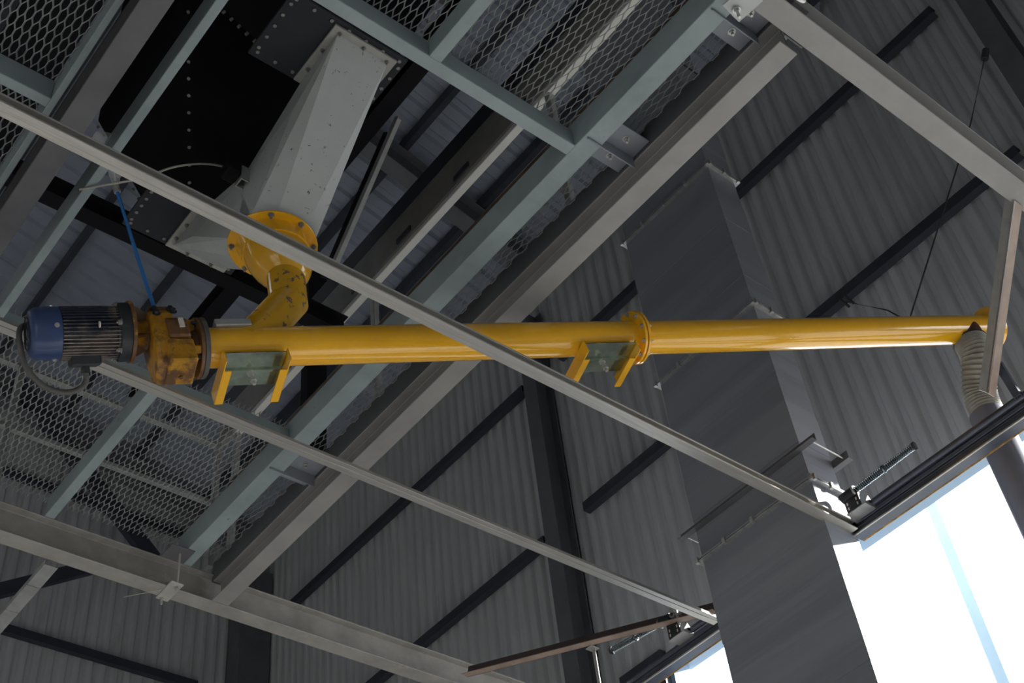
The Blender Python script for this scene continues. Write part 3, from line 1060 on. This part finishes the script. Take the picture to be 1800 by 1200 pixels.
# support frame around the bins
t = thing('bin_support_frame', 'black support beams and pale braces carrying the bins', 'frame', (2.5, 4.2, 6.7))
obj('beam', extr(B(), ibeam(0.11, 0.16), (2.82, 1.7, 6.75), (1, 0, 0), (0, 0, 1), (0, 5.2, 0)), 'black', t)
obj('beam', extr(B(), ibeam(0.11, 0.16), (1.20, 5.32, 6.62), (0, 1, 0), (0, 0, 1), (2.4, 0, 0)), 'black', t)
obj('beam', extr(B(), ibeam(0.10, 0.14), (1.25, 2.95, 6.9), (0, 1, 0), (0, 0, 1), (1.6, 0, 0)), 'darkbeam', t)
pa, pb = at(694, 205, 'X', 2.86), at(583, 460, 'X', 2.86)
dd = pb - pa
obj('brace', extr(B(), lprof(0.045, 0.05, 0.006), pa, (1, 0, 0), dd.cross(V((1, 0, 0))).normalized(), dd), 'galvl', t)
obj('brace', extr(B(), lprof(0.05, 0.05, 0.006), pa + V((0, 0.12, -0.02)), (1, 0, 0), dd.cross(V((1, 0, 0))).normalized(), dd), 'black', t)
c0 = at(590, 500, 'Y', 6.9); c1_ = at(535, 700, 'Y', 6.9)
c2_ = at(535, 792, 'Y', 6.9)
obj('leg', box(B(), (c1_.x, 6.86, c2_.z), (c1_.x + 0.19, 6.96, 9.5)), 'black', t)

# ================================================================== DOOR TRACKS, HEADERS, SPRING SHAFTS
ZT = 4.8


def track(name, lab, y, facing, x0, x1):
    t = thing(name, lab, 'door track', ((x0 + x1) / 2, y, ZT))
    s_ = facing
    W_ = 0.042
    # C track: back web, rolled lips
    pr = [(0, 0), (W_, 0), (W_, 0.011), (W_ - 0.003, 0.011), (W_ - 0.003, 0.003), (0.003, 0.003), (0.003, 0.055),
          (W_ - 0.003, 0.055), (W_ - 0.003, 0.046), (W_, 0.046), (W_, 0.058), (0, 0.058)]
    obj('track_channel', extr(B(), pr, (x0, y, ZT), (0, s_, 0), (0, 0, 1), (x1 - x0, 0, 0)), 'galv', t, bevel=0.0015)
    obj('stiffening_angle', extr(B(), lprof(0.030, 0.050, 0.003), (x0, y - s_ * 0.001, ZT + 0.003), (0, -s_, 0), (0, 0, 1), (x1 - x0, 0, 0)), 'galv', t, bevel=0.001)
    obj('end_bracket', prisms(B(), (x1 - 0.10, y, ZT), (1, 0, 0), (0, s_, 0), (0, 0, 1), (0, 0.004, 0.010), (0.09, 0.012, 0.045)), 'bolt', t)
    return t


y1_ = at(0, 165, 'Z', ZT + 0.055).y
track('door_track', 'long galvanised door track crossing in front of the yellow pipe', y1_ + 0.034, -1, 0.3, 6.12)
y2_ = at(1267.5, 1096, 'Z', ZT).y
track('door_track', 'lower galvanised door track ending at the grey duct', y2_ - 0.004, 1, 0.2, 6.08)


def header(lab, y0, y1, x=6.15):
    t = thing('door_header', lab, 'door header', (x, (y0 + y1) / 2, ZT))
    sgn = 1
    obj('bottom_lip', extr(B(), [(0, 0), (0.012, 0), (0.012, 0.012), (0, 0.012)], (x - 0.012, y0, ZT - 0.012), (1, 0, 0), (0, 0, 1), (0, y1 - y0, 0)), 'galv', t, bevel=0.002)
    # ribbed face of the rolled-up leading edge
    pr = [(0, 0), (-0.004, 0.03), (0.012, 0.034), (0.012, 0.05), (-0.004, 0.055), (-0.012, 0.075), (-0.004, 0.095), (0.02, 0.1), (0.05, 0.115), (0.09, 0.115), (0.09, 0)]
    obj('profile', extr(B(), pr, (x, y0, ZT), (1, 0, 0), (0, 0, 1), (0, y1 - y0, 0)), 'header', t, bevel=0.002)
    obj('foam_bead', box(B(), (x + 0.092, y0, ZT - 0.002), (x + 0.108, y1, ZT + 0.04)), 'foam', t, bevel=0.006)
    return t


yh = at(1504, 941, 'X', 6.15).y
header('dark ribbed door header above the right gateway', -1.2, yh + 0.02)
yh2 = at(1267, 1096, 'X', 6.15).y
header('dark ribbed door header left of the grey duct', yh2, 6.9)


def coil(bm, p, q, r, turns, wr=0.003, n=12):
    p, q = V(p), V(q)
    x, y = frame(q - p)
    pts = []
    for i in range(int(turns * n) + 1):
        a = 2 * PI * i / n
        pts.append(p.lerp(q, i / (turns * n)) + (x * math.cos(a) + y * math.sin(a)) * r)
    return tube(bm, pts, wr, 5)


def spring_bracket(lab, a, b, c, sgn=-1, eye=False):
    """a near end of spring, b far end, c bracket centre"""
    t = thing('spring_bumper', lab, 'spring', c)
    mid = a.lerp(b, 0.5)
    obj('coil_spring', coil(B(), a, b, 0.019, 34, 0.0042), 'spring', t, smooth=True)
    obj('rod', cyl(cyl(B(), a, b, 0.011, 14), mid - (b - a).normalized() * 0.006, mid + (b - a).normalized() * 0.006, 0.026, 20), 'spring', t, smooth=True)
    d = (b - a).normalized()
    obj('end_nut', cyl(B(), b, b + d * 0.02, 0.026, 6), 'blackpl', t)
    obj('collar', cyl(B(), a - d * 0.012, a, 0.034, 20), 'bolt', t)
    obj('housing', cyl(B(), a - d * 0.11, a - d * 0.012, 0.034, 20), 'blackpl', t, smooth=True)
    hp_ = obj('side_plate', box(B(), (c.x - 0.01, c.y - 0.055, c.z - 0.06), (c.x + 0.004, c.y + 0.055, c.z + 0.06)), 'blackpl', t, bevel=0.002)
    bm = B()
    for yy in (-0.035, 0.035):
        for zz in (-0.035, 0.0):
            box(bm, (c.x - 0.0115, c.y + yy - 0.005, c.z + zz - 0.010), (c.x - 0.0095, c.y + yy + 0.005, c.z + zz + 0.010))
    obj('slots', bm, 'label', hp_)
    obj('base_plate', box(B(), (c.x - 0.012, c.y - 0.085, c.z - 0.068), (c.x + 0.10, c.y + 0.062, c.z - 0.061)), 'galvl', t, bevel=0.001)
    bm = B()
    v = [bm.verts.new(c + V(q)) for q in ((-0.012, -0.086, -0.066), (0.10, -0.086, -0.066), (0.045, -0.086, 0.012))]
    v2 = [bm.verts.new(x_.co + V((0, 0.003, 0))) for x_ in v]
    bm.faces.new(v); bm.faces.new(v2[::-1])
    for i in range(3):
        j = (i + 1) % 3
        bm.faces.new((v[j], v[i], v2[i], v2[j]))
    g = obj('gusset', bm, 'galvl', t)
    obj('bolt', hexbolt(B(), c + V((0.045, -0.086, -0.035)), (0, -1, 0), 0.009, 0.006), 'motorblack', t)
    if eye:
        obj('upright', box(B(), (c.x - 0.012, c.y - 0.065, c.z), (c.x, c.y - 0.050, c.z + 0.12)), 'galvl', t)
        obj('eye_plate', cyl(B(), (c.x - 0.016, c.y - 0.02, c.z + 0.10), (c.x - 0.010, c.y - 0.02, c.z + 0.10), 0.026, 20), 'galvl', t)
        obj('cam', cyl(B(), (c.x - 0.020, c.y - 0.02, c.z + 0.10), (c.x - 0.016, c.y - 0.02, c.z + 0.10), 0.013, 5), 'motorblack', t)
    # shaft continuing along the header
    obj('shaft', cyl(B(), V((c.x + 0.07, c.y - 0.09, c.z - 0.035)), V((c.x + 0.07, c.y - (2.4 if not eye else 0.42), c.z - 0.035)), 0.022, 14), 'header', t, smooth=True)
    return t


xs = 6.05
spring_bracket('coil spring with black housing beside the right gateway', at(1504, 861, 'X', xs), at(1605, 785, 'X', xs), at(1499, 882, 'X', xs))
a_, b__ = at(1160, 1096, 'X', xs), at(1077, 1142, 'X', xs)
spring_bracket('coil spring with upright eye plate left of the grey duct', a_, b__, at(1185, 1105, 'X', xs), eye=True)

# ================================================================== VENTILATION DUCT
DX0, DX1, DY0, DY1 = 5.87, 6.17, 3.555, 4.522
du = thing('ventilation_duct', 'large dark grey rectangular sheet duct beside the bright gateway', 'duct', (6.0, 4.04, ZF))
levels = [ZF, 0.3, 1.9, 3.51, 5.11, 6.715, 8.33, 9.9, 11.2]
for a, b in zip(levels, levels[1:]):
    x1 = DX1
    ext = 0.0 if a < 8 else 0.0
    n_st = 5
    bm = B()
    # creased panels: cross-broken sheet with shallow stiffening steps
    for kx in range(n_st):
        za, zb = a + (b - a) * kx / n_st, a + (b - a) * (kx + 1) / n_st
        e = 0.0025 * (kx % 2)
        box(bm, (DX0 - e, DY0 - e, za + 0.001), (x1 + e, DY1 + e, zb))
    obj('duct_section', bm, 'duct', du)
    for zz in (b,):
        if zz > 9:
            continue
        fl = B()
        box(fl, (DX0 - 0.035, DY0 - 0.035, zz - 0.012), (x1 + 0.035, DY1 + 0.035, zz - 0.002))
        box(fl, (DX0 - 0.035, DY0 - 0.035, zz + 0.004), (x1 + 0.035, DY1 + 0.035, zz + 0.014))
        f = obj('duct_flange', fl, 'ductflange', du, bevel=0.001)
        bm = B()
        for i in range(5):
            yy = DY0 - 0.02 + (DY1 - DY0 + 0.04) * i / 4
            box(bm, (DX0 - 0.045, yy - 0.012, zz - 0.022), (DX0 - 0.02, yy + 0.012, zz + 0.022))
        for i in range(3):
            xx = DX0 - 0.01 + (x1 - DX0 + 0.02) * i / 2
            box(bm, (xx - 0.012, DY0 - 0.045, zz - 0.022), (xx + 0.012, DY0 - 0.02, zz + 0.022))
        obj('flange_cleats', bm, 'bolt', f, kind='stuff')
    gk = B()
    box(gk, (DX0 - 0.012, DY0 - 0.012, b - 0.003), (x1 + 0.012, DY1 + 0.012, b + 0.003))
    obj('gasket', gk, 'blackpl', du)
t = thing('duct_hanger', 'pair of angle bars clamping the duct below its middle flange', 'bracket', (6.0, 4.04, 5.34))
for (xa, s_) in ((DX0 - 0.002, -1), (DX1 + 0.004, 1)):
    obj('angle_bar', extr(B(), lprof(0.05, 0.06, 0.005), (xa, DY0 - 0.13, 5.345), (s_, 0, 0), (0, 0, 1), (0, DY1 - DY0 + 0.26, 0)), 'darkbeam', t, bevel=0.001)
obj('tie_rod', cyl(B(), (DX0 - 0.03, DY0 - 0.09, 5.365), (DX1 + 0.03, DY0 - 0.09, 5.365), 0.006, 8), 'bolt', t)
obj('tie_rod', cyl(B(), (DX0 - 0.03, DY1 + 0.09, 5.365), (DX1 + 0.03, DY1 + 0.09, 5.365), 0.006, 8), 'bolt', t)

# ================================================================== SMALLER STEEL
# hanger from the top right beam down to the gateway header
pa, pb = at(1783, 352, 'Z', 5.49), at(1736, 690, 'X', 5.95)
dd = pb - pa
t = thing('hanger_angle', 'rust-edged pale angle hanging down to the right gateway header', 'hanger', pb)
x_ax = V((1, 0, 0)); y_ax = dd.cross(x_ax).normalized()
obj('angle', extr(B(), lprof(0.075, 0.012, 0.012), pa, x_ax, -y_ax, dd), 'brownl', t)
obj('angle_leg', extr(B(), [(0, 0), (0.012, 0), (0.012, 0.07), (0, 0.07)], pa, x_ax, -y_ax, dd), 'galvl', t, bevel=0.001)
pc, pd = at(1745, 640, 'X', 6.0), at(1782, 700, 'X', 6.05)
dd2 = pd - pc
ya2 = dd2.cross(x_ax).normalized()
obj('slotted_strut', extr(B(), cprof(0.035, 0.045, 0.003), pc, x_ax, ya2, dd2), 'header', t)
# red-brown stay from the lower beam to the duct
pa, pb = at(822, 1190, 'Z', 5.46), at(1262, 1078, 'X', 6.12)
dd = pb - pa
sx_ = dd.cross(V((0, 0, 1))).normalized()
up_ = sx_.cross(dd).normalized()
t = thing('brown_stay', 'red-brown angle stay from the lower beam to the grey duct', 'stay', pa)
obj('upright_leg', extr(B(), [(0, 0), (0.006, 0), (0.006, 0.085), (0, 0.085)], pa, sx_, up_, dd), 'brown', t)
obj('bottom_leg', extr(B(), [(0.006, 0), (0.07, 0), (0.07, 0.006), (0.006, 0.006)], pa, sx_, up_, dd), 'brownl', t)
# galvanised drop bar under the brown stay
pq = at(1043, 1140, 'X', 5.98)
t = thing('drop_bar', 'thin galvanised bar hanging below the red-brown stay', 'bar', pq)
obj('bar', box(B(), (pq.x, pq.y - 0.015, pq.z - 1.2), (pq.x + 0.006, pq.y + 0.015, pq.z)), 'galvl', t)
obj('tab', box(B(), (pq.x - 0.05, pq.y - 0.03, pq.z - 0.004), (pq.x + 0.03, pq.y + 0.03, pq.z)), 'galvl', t)
# cable channel below the lower left beam
t = thing('cable_channel', 'jointed galvanised cable channel descending at the lower left', 'channel', (2.6, 8.3, 5.46))
xa, xb = at(84, 985, 'Z', 5.46).x, at(108, 992, 'Z', 5.46).x
for (ya, yb) in ((7.16, 7.42), (7.425, 7.75), (7.755, 8.3), (8.305, 9.2)):
    obj('channel_section', extr(B(), cprof(0.04, xb - xa, 0.002), (xb, ya, 5.46), (0, 0, 1), (-1, 0, 0), (0, yb - ya, 0)), 'galvl', t, bevel=0.001)
# diagonal brace on the back wall
pa, pb = at(-20, 1052, 'Y', 12.9), at(180, 1000, 'Y', 12.9)
dd = pb - pa
tag(obj('wall_brace', extr(B(), [(0, 0), (0.1, 0), (0.1, 0.16), (0, 0.16)], pa, (0, 1, 0), dd.cross(V((0, 1, 0))).normalized(), dd), 'girt'),
    'dark diagonal brace in front of the lower left cladding', 'brace')
pa, pb = at(20, 672, 'Y', 13.3), at(262, 985, 'Y', 13.3)
dd = pb - pa
tag(obj('wall_brace', extr(B(), [(0, 0), (0.1, 0), (0.1, 0.22), (0, 0.22)], pa, (0, 1, 0), dd.cross(V((0, 1, 0))).normalized(), dd), 'girt'),
    'dark steep brace seen through the lower left mesh panels', 'brace')
# plate hung on a rod below the beam junction
pc = at(298, 1040, 'Z', 5.34)
t = thing('hanging_clamp', 'dusty clamp plate hung on threaded rods below the lower beam', 'clamp', pc)
obj('plate', box(B(), (pc.x - 0.045, pc.y - 0.11, pc.z), (pc.x + 0.045, pc.y + 0.11, pc.z + 0.012)), 'whiteflange', t, bevel=0.003)
obj('threaded_rod', cyl(B(), (pc.x + 0.015, pc.y - 0.07, pc.z - 0.035), (pc.x + 0.015, pc.y - 0.07, pc.z + 0.27), 0.007, 10), 'whiteflange', t)
obj('threaded_rod', cyl(B(), (pc.x - 0.01, pc.y + 0.085, pc.z - 0.05), (pc.x - 0.01, pc.y + 0.085, pc.z + 0.06), 0.007, 10), 'whiteflange', t)
for (ox, oy) in ((0.015, -0.07), (-0.01, 0.085)):
    obj('nut', cyl(B(), (pc.x + ox, pc.y + oy, pc.z - 0.014), (pc.x + ox, pc.y + oy, pc.z), 0.015, 6), 'bolt', t)
obj('upper_plate', box(B(), (pc.x - 0.08, pc.y - 0.14, pc.z + 0.27), (pc.x + 0.09, pc.y + 0.02, pc.z + 0.282)), 'darkbeam', t, bevel=0.002)
tag(obj('tie_wire', tube(B(), [at(217, 1049, 'Z', 5.44), at(258, 1041, 'Z', 5.47), at(285, 1035, 'Z', 5.5)], 0.003, 6), 'cord'), 'loose wire end beside the hanging clamp plate', 'wire')
# galvanised corner plate with bolt at the top right beam
pc = at(1303, 8, 'Z', 5.48)
t = thing('corner_plate', 'pale galvanised corner plate with bolt at the top edge', 'bracket', pc)
qs = [at(1270, 10, 'Z', 5.48), at(1299, 39, 'Z', 5.48), at(1341, 2, 'Z', 5.48), at(1312, -25, 'Z', 5.48)]
obj('plate', ring_loft(B(), [qs, [q + V((0, 0, 0.01)) for q in qs]]), 'white', t)
pb_ = at(1295, 18, 'Z', 5.47)
obj('bolt', hexbolt(B(), pb_, (0, 0, -1), 0.014, 0.014, 0.05), 'bolt', t)
# white ring lamp rim above the top right beam
pc = at(1385, -22, 'Y', 1.36)
bm = B()
pts = [pc + V((0.11 * math.cos(2 * PI * i / 36), 0.0, 0.055 * math.sin(2 * PI * i / 36))) for i in range(37)]
tube(bm, pts, 0.010, 8)
tag(obj('white_loop', bm, 'ceram', smooth=True), 'white ring rim at the top right beam', 'cable')
# guy wires at the right
tag(obj('guy_wire', tube(B(), [at(1732, 96, 'X', 7.45), at(1706, 218, 'X', 7.2), loc(6.46, 0, 0.13)], 0.006, 6), 'wire'),
    'thin steel guy wire from the upper column to the conveyor lug', 'wire')
tag(obj('wire_shackle', cyl(B(), at(1733, 88, 'X', 7.46), at(1731, 104, 'X', 7.44), 0.03, 8), 'wire'), 'dark shackle on the top right column', 'shackle')
tag(obj('guy_wire', tube(B(), [at(1487, 530, 'X', 7.6), at(1560, 545, 'X', 7.0), loc(6.40, 0, 0.10)], 0.006, 6), 'wire'),
    'thin steel guy wire from the girt hook to the conveyor lug', 'wire')
hk = at(1486, 532, 'X', 7.7)
t = thing('girt_hook', 'small dark hook clamp on the middle wall girt', 'hook', hk)
bm = B()
for s_ in (0, 0.05):
    tube(bm, [hk + V((-0.03, 0.05 - s_, 0.08)), hk + V((-0.06, 0.0 - s_, 0.0)), hk + V((-0.02, -0.03 - s_, -0.09))], 0.011, 6)
obj('hook', bm, 'wire', t)
# outside: gate post seen against the sky
px0, px1 = at(1632, 900, 'X', 9.4), at(1648, 900, 'X', 9.4)
bm = box(B(), (9.4, px1.y - 0.02, ZF), (9.5, px0.y, px0.z + 0.9))
tag(obj('outer_post', bm, 'steelpost'), 'pale post outside the bright gateway', 'post')
